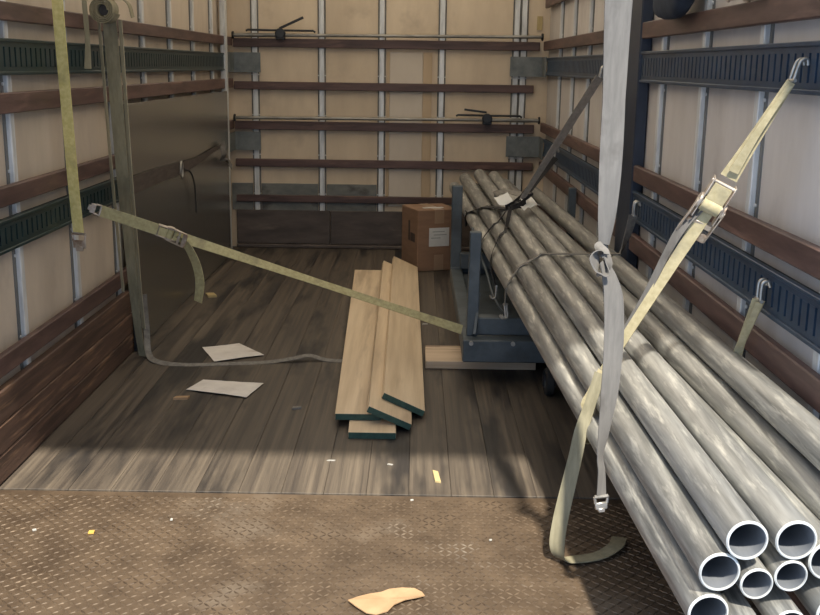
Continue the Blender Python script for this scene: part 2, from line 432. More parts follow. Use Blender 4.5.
for z0, z1 in ((0.004, 0.098), (0.101, 0.200), (0.203, 0.312)):
    boxobj('kick_board', (XL - 0.03, XL + 0.004, Y0, 4.965, z0, z1), 'kick', wl, bev=0.004, origin=(XL, 3.5, z0))
boxobj('corner_strip', (XL - 0.03, XL + 0.012, 7.68, 7.75, 0.0, ZT), 'stud', wl, bev=0.004, origin=(XL, 7.7, 0))

# right wall
bm = nb(); box(bm, XR + 0.075, XR + 0.10, Y0, YB + 0.06, -0.03, ZT)
wr = tag(obj('wall_right', bm, 'outer', smooth=0), 'right side wall of the truck box behind the pipes, with bright studs and tracks tinted blue with painted glare', 'wall', kind='structure')
yr = [2.42 + 0.615 * k for k in range(9)]
edges = [Y0] + yr + [YB + 0.02]
first = None
for a, b in zip(edges[:-1], edges[1:]):
    if first is None or abs((b - a) - 0.615) > 0.01:
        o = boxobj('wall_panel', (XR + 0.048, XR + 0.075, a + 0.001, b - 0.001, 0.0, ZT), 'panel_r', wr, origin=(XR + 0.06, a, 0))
        if abs((b - a) - 0.615) < 0.01: first = o
    else:
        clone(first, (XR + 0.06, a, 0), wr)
st = obj('stud', stud_mesh('y', 0.0, ZT), ['stud', 'seam'], wr, smooth=30)
st.location = (XR + 0.026, yr[0], 0); st.rotation_euler.z = math.pi
for y in yr[1:]:
    clone(st, (XR + 0.026, y, 0), wr)
for z0, z1, ya, yb_ in ((1.525, 1.592, Y0, 8.03), (0.925, 0.995, Y0, 8.03), (0.625, 0.70, Y0, 8.03), (1.83, 1.90, Y0, 8.03), (0.33, 0.40, Y0, 8.03)):
    rail(wr, 'R', ya, yb_, z0, z1)
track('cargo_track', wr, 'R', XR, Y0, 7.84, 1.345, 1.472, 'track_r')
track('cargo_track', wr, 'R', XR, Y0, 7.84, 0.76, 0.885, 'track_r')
for z0, z1 in ((0.004, 0.155), (0.158, 0.312)):
    boxobj('kick_board', (XR - 0.004, XR + 0.03, Y0, 8.03, z0, z1), 'kick', wr, bev=0.004, origin=(XR, 5, z0))
tag(boxobj('post', (XR - 0.006, XR + 0.045, 4.53, 4.83, 0.0, ZT), 'post', wr, bev=0.006, origin=(XR, 4.6, 0)), 'dark blue-grey upright post')

# back wall
bm = nb(); box(bm, XL - 0.10, XR + 0.10, YB + 0.045, YB + 0.075, -0.03, ZT)
wbk = tag(obj('wall_back', bm, 'outer', smooth=0), 'beige panelled front wall of the truck box at the far end', 'wall', kind='structure')
xs = [-1.225, -0.720, -0.266, 0.187, 0.745]
edges = [XL - 0.07] + xs + [XR + 0.07]
for a, b in zip(edges[:-1], edges[1:]):
    boxobj('wall_panel', (a + 0.001, b - 0.001, YB + 0.024, YB + 0.045, 0.0, ZT), 'panel', wbk, origin=(a, YB + 0.03, 0))
st = obj('stud', stud_mesh('x', 0.0, ZT), ['stud', 'seam'], wbk, smooth=30)
st.location = (xs[0], YB, 0)
for x in xs[1:]:
    clone(st, (x, YB, 0), wbk)
clone(st, (0.80, YB, 0), wbk)
tag(boxobj('patch_panel', (-0.205, 0.045, YB + 0.014, YB + 0.024, 0.33, 1.50), 'patch', wbk, bev=0.002), 'pale grey patch panel')
for a, b in ((-0.228, -0.207), (0.047, 0.115)):
    boxobj('tan_strip', (a, b, YB + 0.012, YB + 0.024, 0.33, 1.50), 'tanstrip', wbk)
for a, b in ((-1.42, -1.26), (-1.19, -0.755), (-0.685, -0.30)):
    boxobj('grey_panel', (a, b, YB + 0.004, YB + 0.024, 0.29, 0.497), 'greyband', wbk)
for z0, z1, xe in ((1.522, 1.587, 0.92), (1.21, 1.27, 0.885), (0.91, 0.976, 0.90), (0.628, 0.689, 0.90), (0.357, 0.411, 0.90)):
    boxobj('rail', (XL + 0.002, xe, YB - 0.026, YB, z0, z1), 'rail', wbk, bev=0.004, origin=(-0.3, YB, z0))
for a, b in ((XL, -0.66), (-0.655, 0.19), (0.195, XR)):
    boxobj('kick_panel', (a, b, YB - 0.018, YB + 0.02, 0.03, 0.292), 'kickdark', wbk, bev=0.003, origin=(a, YB, 0.03))
boxobj('floor_trim', (XL, XR, YB - 0.05, YB, 0.0, 0.028), 'kickdark', wbk, bev=0.006, origin=(0, YB, 0))
tag(boxobj('reflection_patch', (0.895, 0.935, YB + 0.012, YB + 0.023, 1.675, 1.775), 'chip', wbk), 'small yellow patch painting a light reflection')  # yellow patch added to stand in for reflected light
for x0_, x1_, z0, z1 in ((XL, -1.178, 1.337, 1.482), (XL, -1.185, 0.755, 0.893), (0.70, XR, 1.333, 1.478), (0.69, XR, 0.732, 0.888)):
    bm = nb()
    box(bm, x0_, x1_, YB - 0.032, YB - 0.026, z0, z1)
    s = x0_ if x0_ < 0 else x1_ - 0.006
    box(bm, s, s + 0.006, YB - 0.26, YB - 0.026, z0, z1)
    for bx_ in (0.25, 0.75):
        for bz in (0.25, 0.75):
            disc(bm, (x0_ + (x1_ - x0_) * bx_, YB - 0.034, z0 + (z1 - z0) * bz), (0, 1, 0), 0.008, 0.004, 8)
    obj('track_end_plate', bm, 'endplate', wbk, smooth=0, origin=(x0_, YB, z0))

# roof with bows, rear header and jambs
bm = nb()
for q in ([(XL - 0.1, Y0, ZT), (XR + 0.1, Y0, ZT), (XR + 0.1, YB + 0.075, ZT), (XL - 0.1, YB + 0.075, ZT)],):
    bm.faces.new([bm.verts.new(p) for p in q])
roof = tag(obj('ceiling', bm, 'roof', smooth=0), 'translucent roof sheet over the truck box', 'roof', kind='structure')
bw = boxobj('roof_bow', (XL - 0.06, XR + 0.06, -0.02, 0.02, -0.045, -0.002), 'stud', roof)
bw.location = (0, 2.5, ZT)
for k in range(1, 10):
    clone(bw, (0, 2.5 + 0.61 * k, ZT), roof)
tag(boxobj('trim_1', (XL - 0.1, XR + 0.1, Y0, Y0 + 0.08, 2.15, ZT - 0.001), 'stud'), 'steel header over the rear opening', 'header', kind='structure')

# ------------------------------------------------------------------ sheet along the left wall
sh = thing('metal_sheet', 'smooth grey-green sheet standing on edge along the left wall', 'sheet', (XL + 0.012, 6.3, 0.0))
boxobj('sheet_face', (XL + 0.006, XL + 0.016, 4.975, 7.66, 0.002, 1.205), 'sheet', sh, bev=0.002)
boxobj('edge_trim', (XL + 0.004, XL + 0.019, 4.968, 4.985, 0.002, 1.207), 'darksteel', sh, bev=0.002)

# ------------------------------------------------------------------ pipes
PIPES = [  # near (x, z) at y=yn, far (x, z) at yf, radius, label
    ('A', (0.587, 0.364), (0.280, 0.570), 0.041, 1.85, 7.32, 'thick galvanised pipe lowest on the left edge of the bundle'),
    ('B', (0.602, 0.452), (0.355, 0.627), 0.041, 1.85, 7.36, 'thick galvanised pipe second up on the left edge, cream strap bearing on it'),
    ('C', (0.646, 0.524), (0.460, 0.650), 0.041, 1.84, 7.42, 'thick galvanised pipe on top of the bundle, leftmost of the top row'),
    ('D', (0.744, 0.521), (0.558, 0.644), 0.041, 1.85, 7.36, 'thick galvanised pipe on top of the bundle, second open end of the top row'),
    ('E', (0.891, 0.511), (0.634, 0.596), 0.041, 1.80, 7.33, 'thick galvanised pipe running off the right edge of the photo under the rightmost pipe'),
    ('F', (0.898, 0.608), (0.818, 0.562), 0.041, 1.80, 7.30, 'thick galvanised pipe on the far right of the bundle against the wall'),
    ('G', (0.816, 0.474), (0.577, 0.529), 0.041, 1.86, 7.30, 'thick galvanised pipe with its open end cut by the right edge of the photo'),
    ('S', (0.676, 0.428), (0.425, 0.574), 0.033, 1.85, 7.30, 'thin galvanised pipe in the second row, left of two small open ends'),
    ('R', (0.741, 0.446), (0.502, 0.579), 0.033, 1.85, 7.30, 'thin galvanised pipe in the second row, right of two small open ends'),
    ('T', (0.658, 0.338), (0.360, 0.528), 0.033, 1.74, 7.30, 'thin galvanised pipe in the bottom row beside the lowest left pipe'),
    ('U', (0.740, 0.352), (0.462, 0.500), 0.033, 1.83, 7.30, 'thin galvanised pipe in the bottom row under the two small open ends'),
    ('W', (0.829, 0.376), (0.682, 0.508), 0.041, 1.83, 7.30, 'thick galvanised pipe lowest at the bottom right corner of the photo'),
]
pipe_line = {}
def make_pipe(p0, p1, ro, label):
    p0, p1 = V(p0), V(p1)
    d = (p1 - p0).normalized(); s, u = frame_of(d)
    seg = 40
    root = thing('galvanised_pipe', label, 'pipe', p0, 'galvanised pipes lashed in a bundle')
    ring = lambda p, r: [(p + (s * math.cos(2 * math.pi * k / seg) + u * math.sin(2 * math.pi * k / seg)) * r) for k in range(seg)]
    def sweep(rows_, name, m):
        bm = nb(); R_ = [[bm.verts.new(v) for v in row] for row in rows_]
        for a, b in zip(R_[:-1], R_[1:]):
            for k in range(seg):
                bm.faces.new((a[k], a[(k + 1) % seg], b[(k + 1) % seg], b[k]))
        return obj(name, bm, m, root, smooth=50)
    ri = ro * 0.865
    L_ = (p1 - p0).length
    sweep([ring(p0 + d * 0.0035, ro)] + [ring(p0 + d * L_ * t, ro) for t in (0.25, 0.5, 0.75)] + [ring(p1, ro)], 'pipe_wall', 'pipe')
    sweep([ring(p0 + d * 0.0035, ro), ring(p0, ro - 0.0025), ring(p0, ri + 0.001), ring(p0 + d * 0.004, ri)], 'cut_rim', 'pipe_rim')
    sweep([ring(p0 + d * 0.004, ri), ring(p1, ri)], 'bore', 'pipe_bore')
    sweep([ring(p1, ri), ring(p1, ro)], 'far_rim', 'pipe_rim')
    return root
for key, n_, f_, r_, yn, yf, lab in PIPES:
    p0 = V((n_[0], 1.85, n_[1])); p1 = V((f_[0], 7.30, f_[1]))
    d = (p1 - p0) / (7.30 - 1.85)
    q0 = p0 + d * (yn - 1.85); q1 = p0 + d * (yf - 1.85)
    pipe_line[key] = (p0, d, r_)
    rt_ = make_pipe(q0, q1, r_, lab)
    if key == 'B':   # stencilled white marks near the far end
        for k in range(5):
            bm = nb()
            c = p0 + d * (6.60 - 1.85 + 0.105 * k)
            nrm = (V((0.12, -0.1, 1))).normalized()
            obox(bm, c + nrm * (r_ + 0.0006), (V((1, 0, -0.12)), d, nrm), (0.014, 0.024 if k % 2 else 0.03, 0.0008))
            obj('white_stencil_mark', bm, 'white', rt_, smooth=0)

def at_y(key, y):
    p0, d, r_ = pipe_line[key]
    return p0 + d * (y - p0.y), r_

def hull_over(y, keys, off=0.004):
    """upper outline of the bundle's section at y, from left to right"""
    pts = []
    for k in keys:
        c, r_ = at_y(k, y)
        for i in range(36):
            a = 2 * math.pi * i / 36
            pts.append((c.x + (r_ + off) * math.cos(a), c.z + (r_ + off) * math.sin(a)))
    pts = sorted(pts); up = []
    for p in pts:
        while len(up) > 1 and (up[-1][0] - up[-2][0]) * (p[1] - up[-2][1]) - (up[-1][1] - up[-2][1]) * (p[0] - up[-2][0]) >= 0:
            up.pop()
        up.append(p)
    return up

def hull_skew(yx, keys, off=0.004):
    pts = []
    for k in keys:
        y = 5.85
        for _ in range(4):
            c, r_ = at_y(k, y); y = yx(c.x)
        for i in range(36):
            a = 2 * math.pi * i / 36
            pts.append((c.x + (r_ + off) * math.cos(a), c.z + (r_ + off) * math.sin(a)))
    pts = sorted(pts); up = []
    for p in pts:
        while len(up) > 1 and (up[-1][0] - up[-2][0]) * (p[1] - up[-2][1]) - (up[-1][1] - up[-2][1]) * (p[0] - up[-2][0]) >= 0:
            up.pop()
        up.append(p)
    return up

# ------------------------------------------------------------------ pipe cart
ct = thing('pipe_cart', 'blue-grey steel stake cart carrying the pipe bundle', 'cart', (0.55, 5.4, 0.0))
boxobj('base_beam', (0.225, 0.90, 4.52, 4.60, 0.10, 0.203), 'cart', ct, bev=0.005)
boxobj('base_beam', (0.225, 0.90, 6.26, 6.34, 0.10, 0.203), 'cart', ct, bev=0.005)
boxobj('side_rail', (0.225, 0.295, 4.60, 6.26, 0.11, 0.195), 'cart', ct, bev=0.005)
boxobj('side_rail', (0.84, 0.90, 4.60, 6.26, 0.11, 0.195), 'cart', ct, bev=0.005)
boxobj('deck', (0.295, 0.84, 4.60, 6.26, 0.15, 0.165), 'cart', ct)
boxobj('bunk', (0.28, 0.90, 4.61, 4.68, 0.204, 0.287), 'cart', ct, bev=0.005)
boxobj('bunk', (0.28, 0.90, 6.20, 6.26, 0.204, 0.300), 'cart', ct, bev=0.005)
for y, zt in ((4.645, 0.378), (6.23, 0.425)):
    for x in (0.56, 0.72):
        boxobj('bunk_riser', (x, x + 0.07, y - 0.03, y + 0.03, 0.285, zt), 'cart', ct, bev=0.004)
def stake(x, y, z1, lean, w):
    bm = nb()
    b0, b1 = V((x, y, 0.20)), V((x + lean, y, z1))
    ax = (b1 - b0).normalized()
    side = V((0, 1, 0)).cross(ax).normalized()
    obox(bm, (b0 + b1) / 2, (side, V((0, 1, 0)), ax), (w / 2, w / 2, (b1 - b0).length / 2), bev=0.004)
    return obj('stake', bm, 'cart', ct, smooth=30, origin=b0)
stake(0.270, 4.63, 0.68, 0.006, 0.052)
stake(0.256, 6.30, 0.70, 0.0, 0.064)
stake(0.868, 4.63, 0.53, 0.0, 0.05)
stake(0.914, 6.05, 0.725, 0.0, 0.045)
stake(0.300, 5.30, 0.50, 0.02, 0.045)
bm = nb(); obox(bm, (0.29, 4.62, 0.30), (V((0.25, 1, 1.6)), V((1, 0, 0)), V((0, -1, 0.5))), (0.10, 0.006, 0.02)); obj('gusset', bm, 'cart', ct, smooth=0)
def caster(x, y):
    c = boxobj('caster_fork', (x - 0.024, x + 0.024, y - 0.03, y + 0.03, 0.075, 0.102), 'darksteel', ct)
    for s in (-1, 1):
        boxobj('fork_plate', (x + s * 0.026 - 0.003, x + s * 0.026 + 0.003, y - 0.022, y + 0.022, 0.045, 0.10), 'darksteel', c)
    bm = nb(); disc(bm, (x, y, 0.0625), (1, 0, 0), 0.0622, 0.019, 28, 0.006); obj('tyre', bm, 'rubber', c, smooth=40)
    bm = nb(); disc(bm, (x, y, 0.0625), (1, 0, 0), 0.030, 0.021, 20, 0.003); obj('hub', bm, 'endplate', c, smooth=40)
for x, y in ((0.600, 4.37), (0.86, 4.42), (0.30, 6.15), (0.86, 6.15)):
    caster(x, y)
boxobj('caster_beam', (0.62, 0.90, 4.36, 4.52, 0.101, 0.120), 'cart', ct, bev=0.003)
for x in (0.262, 0.45):
    bm = nb(); disc(bm, (x, 4.516, 0.19), (0, 1, 0), 0.010, 0.006, 8); obj('bolt', bm, 'hook', ct, smooth=0)

# ------------------------------------------------------------------ lumber
def board(label, c_near, width, th, length, roll, group='green-ended lumber boards'):
    """c_near: centre of the near end; roll about the long axis, right edge down"""
    root = thing('lumber_board', label, 'board', c_near, group)
    a = math.radians(roll)
    sx = V((math.cos(a), 0, -math.sin(a))); sz = V((math.sin(a), 0, math.cos(a))); sy = V((0, 1, 0))
    return root, sx, sy, sz
def build_board(label, c_near, width, th, length, roll, dx=0.0):
    root, sx, sy, sz = board(label, c_near, width, th, length, roll)
    sy = V((dx, length, 0)).normalized()
    c = V(c_near)
    bm = nb(); obox(bm, c + sy * (length / 2 + 0.002), (sx, sy, sz), (width / 2, length / 2, th / 2), bev=0.002)
    obj('plank', bm, 'lumber', root, smooth=30, origin=c)
    for s, nm in ((0.0005, 'painted_end'), (length + 0.0035, 'painted_end')):
        bm = nb(); obox(bm, c + sy * s, (sx, sy, sz), (width / 2 - 0.001, 0.0016, th / 2 - 0.001)); tag(obj(nm, bm, 'greenpaint', root, smooth=0), 'dark green painted end')
build_board('lumber board lying flat under the others, its short end sticking out nearest the camera', (-0.151, 3.78, 0.0135), 0.184, 0.026, 3.2, 0.0, -0.09)
build_board('lumber board lying flat on the left of the stack', (-0.212, 3.915, 0.0415), 0.184, 0.026, 2.98, 0.0, -0.095)
build_board('tilted lumber board in the middle, between the left flat board and the right one', (-0.088, 3.865, 0.056), 0.184, 0.026, 3.12, 23.5, -0.04)
build_board('tilted lumber board on the right of the stack, with a brown grain streak', (-0.0345, 4.015, 0.0625), 0.184, 0.026, 3.10, 24.5, -0.028)
bm = nb(); box(bm, 0.062, 0.585, 4.745, 5.03, 0.001, 0.039, bev=0.003)
tag(obj('wood_plank', bm, 'paleplank', smooth=30, origin=(0.3, 4.9, 0)), 'pale wood plank lying crosswise on the floor under the cart', 'plank')

# ------------------------------------------------------------------ cardboard box
c0 = V((0.022, 7.125, 0)); e1 = V((0.29, 0.107, 0)); e2 = V((-0.124, 0.138, 0))
hb = 0.43
bxr = thing('cardboard_box', 'brown taped cardboard box with a white label by the back wall', 'box', c0 + (e1 + e2) / 2)
u1, u2 = e1.normalized(), e2.normalized()
u2 = (u2 - u1 * u2.dot(u1)).normalized()
l1, l2 = e1.length, 0.33
bm = nb(); obox(bm, c0 + u1 * l1 / 2 + u2 * l2 / 2 + V((0, 0, hb / 2 + 0.001)), (u1, u2, XYZ[2]), (l1 / 2, l2 / 2, hb / 2), bev=0.004)
obj('box_body', bm, 'cardboard', bxr, smooth=30)
nf = -u2
def on_face(name, s0, s1, z0, z1, m, parent=bxr, off=0.0008, left=False, label=None):
    bm = nb()
    if not left: c = c0 + u1 * (s0 + s1) / 2 + nf * off; ax = (u1, u2, XYZ[2])
    else: c = c0 + u2 * (s0 + s1) / 2 - u1 * off; ax = (u2, u1, XYZ[2])
    obox(bm, c + V((0, 0, (z0 + z1) / 2)), ax, ((s1 - s0) / 2, 0.0009, (z1 - z0) / 2))
    o = obj(name, bm, m, parent, smooth=0)
    if label: tag(o, label)
    return o
on_face('tape_strip', 0.125, 0.195, 0.335, 0.43, 'tape')
on_face('tape_strip', 0.125, 0.195, 0.004, 0.115, 'tape')
lb = on_face('shipping_label', 0.085, 0.235, 0.175, 0.305, 'whitepaper', label='white paper label')
for k, (a, b) in enumerate(((0.11, 0.20), (0.12, 0.215), (0.10, 0.17))):
    on_face('label_line', a, b, 0.275 - 0.022 * k, 0.281 - 0.022 * k, 'inkgrey', lb, 0.0018)
on_face('printed_mark', 0.055, 0.14, 0.20, 0.26, 'ink', left=True)
on_face('printed_mark', 0.155, 0.185, 0.20, 0.34, 'ink', left=True)
bm = nb(); obox(bm, c0 + u1 * 0.16 + u2 * l2 / 2 + V((0, 0, hb + 0.0016)), (u1, u2, XYZ[2]), (0.035, l2 / 2, 0.0006)); obj('tape_strip', bm, 'tape', bxr, smooth=0)
bm = nb(); obox(bm, c0 + u1 * 0.15 + u2 * 0.10 + V((0, 0, hb + 0.003)), (u1, u2, XYZ[2]), (0.075, 0.02, 0.0008)); obj('top_sticker', bm, 'whitepaper', bxr, smooth=0)

# ------------------------------------------------------------------ hardware builders
def j_hook(pt, dirv, out, parent, size=0.05, r=0.005, m='hook'):
    """wire hook: two prongs from the strap end at pt along dirv, bent towards out"""
    dirv = V(dirv).normalized(); out = V(out).normalized(); sd = dirv.cross(out).normalized()
    pt = V(pt); bm = nb()
    for s in (-1, 1):
        b = pt + sd * 0.013 * s
        pp = [b - dirv * 0.004, b + dirv * size * 0.55, b + dirv * size * 0.95 + out * size * 0.05, b + dirv * size * 1.05 + out * size * 0.3, b + dirv * size * 0.75 + out * size * 0.45]
        tube(bm, catmull(pp, 5), r, 8)
    tube(bm, [pt - sd * 0.024, pt + sd * 0.024], r, 8)
    return obj('hook', bm, m, parent, smooth=60)

def flat_fitting(pt, dirv, wdir, parent, m='hook', k=1.0):
    """spring end fitting for a slotted track: a plate with a lip and a loop for the webbing"""
    dirv = V(dirv).normalized(); wdir = V(wdir); wdir = (wdir - dirv * wdir.dot(dirv)).normalized(); nn = dirv.cross(wdir)
    pt = V(pt); bm = nb()
    tube(bm, [pt - wdir * 0.03 * k, pt + wdir * 0.03 * k], 0.005, 8)
    for s in (-1, 1):
        tube(bm, [pt + wdir * 0.03 * k * s, pt + wdir * 0.026 * k * s + dirv * 0.03 * k], 0.004, 8)
    obox(bm, pt + dirv * 0.042 * k, (wdir, dirv, nn), (0.028 * k, 0.016 * k, 0.004), bev=0.002)
    obox(bm, pt + dirv * 0.060 * k, (wdir, dirv, nn), (0.015 * k, 0.010 * k, 0.0065), bev=0.002)
    return obj('track_fitting', bm, m, parent, smooth=40)

def ratchet(c, along, wdir, parent, sc=1.0, m='ratchet', lift=20, wrap=None):
    """ratchet buckle: side plates, ratchet wheels, spool, release handle"""
    c = V(c); a = V(along).normalized(); w = V(wdir); w = (w - a * w.dot(a)).normalized(); n = a.cross(w)
    if n.y > 0: n = -n
    bm = nb()
    for s in (-1, 1):
        obox(bm, c + w * 0.029 * sc * s, (a, w, n), (0.055 * sc, 0.0018, 0.016 * sc), bev=0.001)
    tube(bm, [c - a * 0.045 * sc - w * 0.033 * sc, c - a * 0.045 * sc + w * 0.033 * sc], 0.006 * sc, 10)
    tube(bm, [c + a * 0.015 * sc - w * 0.035 * sc, c + a * 0.015 * sc + w * 0.035 * sc], 0.013 * sc, 14)
    fr = obj('ratchet', bm, m, parent, smooth=40, origin=c)
    for s in (-1, 1):
        bm = nb()
        cc = c + a * 0.015 * sc + w * 0.033 * sc * s
        pts = 20
        tube(bm, [cc - w * 0.0025, cc + w * 0.0025], 0.021 * sc, pts)
        obj('gear_wheel', bm, m, fr, smooth=40)
    if wrap:
        bm = nb(); q = c + a * 0.015 * sc; tube(bm, [q - w * 0.024 * sc, q + w * 0.024 * sc], 0.020 * sc, 14); obj('wound_webbing', bm, wrap, fr, smooth=40)
        bm = nb(); obox(bm, c - a * 0.022 * sc + n * 0.012, (a, w, n), (0.022 * sc, 0.023 * sc, 0.002)); obj('webbing_fold', bm, wrap, fr, smooth=0)
    h = (a * math.cos(math.radians(lift)) + n * math.sin(math.radians(lift))).normalized()
    hn = w.cross(h)
    bm = nb()
    p = c + a * 0.015 * sc + n * 0.012 * sc
    for s in (-1, 1):
        obox(bm, p + w * 0.037 * sc * s + h * 0.045 * sc, (h, w, hn), (0.05 * sc, 0.0018, 0.009 * sc), bev=0.001)
    obox(bm, p + h * 0.088 * sc, (w, h, hn), (0.038 * sc, 0.012 * sc, 0.006 * sc), bev=0.003)
    obj('handle', bm, m, fr, smooth=40)
    bm = nb(); obox(bm, p + h * 0.055 * sc, (w, h, hn), (0.033 * sc, 0.007 * sc, 0.003 * sc), bev=0.001); obj('release_bar', bm, m, fr, smooth=40)
    return fr

# ------------------------------------------------------------------ left-hand straps
LIN = V((0, 1, 0))
# yellow strap hanging down the wall
t = thing('cargo_strap', 'bright yellow strap hanging straight down the left wall, metal fitting at its end', 'strap', (-1.34, 4.1, 0.68))
rib('webbing', [(-1.33, 3.97, 2.0), (-1.335, 4.00, 1.72), (-1.34, 4.015, 1.58), (-1.34, 4.044, 1.254), (-1.34, 4.071, 0.946), (-1.34, 4.10, 0.735)], 0.047, V((1, -0.25, 0)), 'yellow', t)
flat_fitting((-1.34, 4.102, 0.728), (0, 0.05, -1), V((1, -0.25, 0)), t, 'ratchet')
bm = nb(); box(bm, XL - 0.03, -1.325, 3.945, 3.995, 1.998, 2.006); obj('hanger_clip', bm, 'hook', t, smooth=0)
# thin strap
t = thing('cargo_strap', 'thin dull strap end dangling between the yellow strap and the olive roll', 'strap', (-1.35, 4.37, 1.36))
rib('webbing', [(-1.35, 4.33, 2.0), (-1.352, 4.35, 1.80), (-1.35, 4.368, 1.641), (-1.348, 4.378, 1.484), (-1.35, 4.37, 1.37)], [0.02, 0.02, 0.02, 0.02, 0.028], V((1, 0.1, 0)), 'olive', t)
bm = nb(); box(bm, XL - 0.03, -1.34, 4.315, 4.345, 1.998, 2.006); obj('hanger_clip', bm, 'hook', t, smooth=0)
# olive wide strap: coil on the rail, doubled webbing, end on the floor
t = thing('winch_strap', 'wide olive strap hung from a coil, doubled down the left wall to the floor', 'strap', (-1.32, 4.8, 0.0))
coil = []
for k in range(0, 96):
    a = 2 * math.pi * k / 24; r_ = 0.024 + 0.030 * k / 96
    coil.append(V((-1.325 + r_ * math.cos(a), 4.56, 1.612 + r_ * math.sin(a))))
rib('coil', coil, 0.05, V((0.25, 1, 0)), 'olive', t, t=0.004, n=1)
bm = nb(); disc(bm, (-1.325, 4.572, 1.612), (0.0, 1, 0), 0.022, 0.022, 16); obj('coil_core', bm, 'blackstrap', t, smooth=40)
path = [(-1.318, 4.60, 1.575), (-1.32, 4.632, 1.407), (-1.32, 4.664, 1.148), (-1.32, 4.698, 0.88), (-1.32, 4.74, 0.645), (-1.322, 4.793, 0.351), (-1.322, 4.84, 0.15), (-1.318, 4.88, 0.004)]
rib('webbing', path, [0.062, 0.062, 0.060, 0.058, 0.052, 0.044, 0.036, 0.034], V((1, -0.15, 0)), 'olive', t, t=0.004)
rib('webbing', [V(p) + V((0.043 - 0.003 * i, 0.012, 0)) for i, p in enumerate(path[:-1])], [0.020] * 7, V((1, -0.6, 0)), 'oliveedge', t, t=0.004)
rib('webbing', [V(p) + V((-0.043 + 0.001 * i, -0.010 - 0.006 * i, 0)) for i, p in enumerate(path[:-2])], [0.016] * 6, V((1, -0.6, 0)), 'oliveedge', t, t=0.004)
rib('loose_end', [(-1.30, 4.59, 1.655), (-1.27, 4.6, 1.665), (-1.235, 4.61, 1.64), (-1.222, 4.62, 1.585)], 0.035, V((0.15, 1, 0)), 'olive', t)
# floor tail
t = thing('floor_strap', 'dusty thin strap trailing across the floor to the lumber stack', 'strap', (-0.9, 4.75, 0.0))
rib('webbing', [(-1.312, 4.93, 0.30), (-1.305, 4.93, 0.13), (-1.285, 4.87, 0.025), (-1.22, 4.77, 0.008), (-1.08, 4.735, 0.004), (-0.90, 4.76, 0.004), (-0.70, 4.80, 0.004), (-0.58, 4.83, 0.016), (-0.50, 4.86, 0.024), (-0.42, 4.85, 0.006), (-0.325, 4.84, 0.004)],
    [0.03] * 11, [V((1, 0.6, 0)), V((1, 0.6, 0)), V((1, 1, 0.2)), V((0.5, 1, 0.5))] + [V((0, 1, 0.25))] * 7, 'dustystrap', t)
# horizontal yellow ratchet strap from the left track to the cart
t = thing('ratchet_strap', 'dirty yellow ratchet strap stretched from the left wall track over the lumber to the cart', 'strap', (-1.37, 4.4, 0.79))
S0, S1 = V((-1.335, 4.385, 0.783)), V((0.226, 4.66, 0.216))
dS = (S1 - S0)
rc = S0 + dS * 0.172
rib('webbing', [S0, S0 + dS * 0.07, S0 + dS * 0.15], 0.05, V((0.2, -0.1, 1)), 'palestrap', t)
rib('webbing', [S0 + dS * 0.19, S0 + dS * 0.35, S0 + dS * 0.6, S0 + dS * 0.85, S1], [0.046, 0.044, 0.040, 0.040, 0.044], [V((0.2, 0.5, 1)), V((0.1, 0.9, 1)), V((0, 1.5, 1)), V((0, 1.0, 1)), V((0, 0.5, 1))], 'palestrap', t)
flat_fitting(S0, -dS, V((0, 0, 1)), t, 'ratchet', 0.75)
ratchet(rc, dS, V((0.2, -0.1, 1)), t, 0.8, wrap='palestrap')
rib('loose_tail', [S0 + dS * 0.198 + V((0, -0.012, 0)), (-0.985, 4.44, 0.630), (-0.950, 4.45, 0.55), (-0.935, 4.45, 0.465), (-0.948, 4.46, 0.375)], [0.045, 0.05, 0.05, 0.05, 0.045], V((1, -0.6, 0)), 'palestrap', t)
# brown strap along the sheet
t = thing('cargo_strap', 'dark brown strap drawn along the grey-green sheet with a metal ring', 'strap', (-1.355, 6.0, 0.80))
rib('webbing', [(-1.362, 5.02, 0.820), (-1.361, 5.505, 0.816), (-1.360, 6.085, 0.803), (-1.359, 6.545, 0.807), (-1.357, 7.009, 0.830), (-1.350, 7.30, 0.842)], [0.085, 0.08, 0.07, 0.045, 0.03, 0.025], V((0, 0, 1)), 'darkbrown', t)
bm = nb()
ringp = [V((-1.347, 6.01 + 0.03 * math.cos(2 * math.pi * k / 20), 0.80 + 0.045 * math.sin(2 * math.pi * k / 20))) for k in range(21)]
tube(bm, ringp, 0.006, 8, False); obj('ring', bm, 'hook', t, smooth=60)
wire('cord_end', [(-1.345, 6.05, 0.80), (-1.34, 6.22, 0.76), (-1.342, 6.33, 0.66), (-1.345, 6.36, 0.50)], 0.005, 'blackstrap', t)
# strap scrap in the back-left corner
t = thing('cargo_strap', 'crumpled grey strap end tucked in the back left corner', 'strap', (-1.33, 7.3, 0.78))
rib('webbing', [(-1.352, 7.30, 0.86), (-1.33, 7.22, 0.84), (-1.32, 7.20, 0.79), (-1.335, 7.24, 0.75), (-1.31, 7.30, 0.73), (-1.29, 7.34, 0.69)], 0.05, [V((0, 1, 0.4)), V((0, 1, 0.6)), V((0.6, 1, 0)), V((0, 1, -0.5)), V((0.3, 1, 0)), V((0, 1, 0.5))], 'greystrap', t)

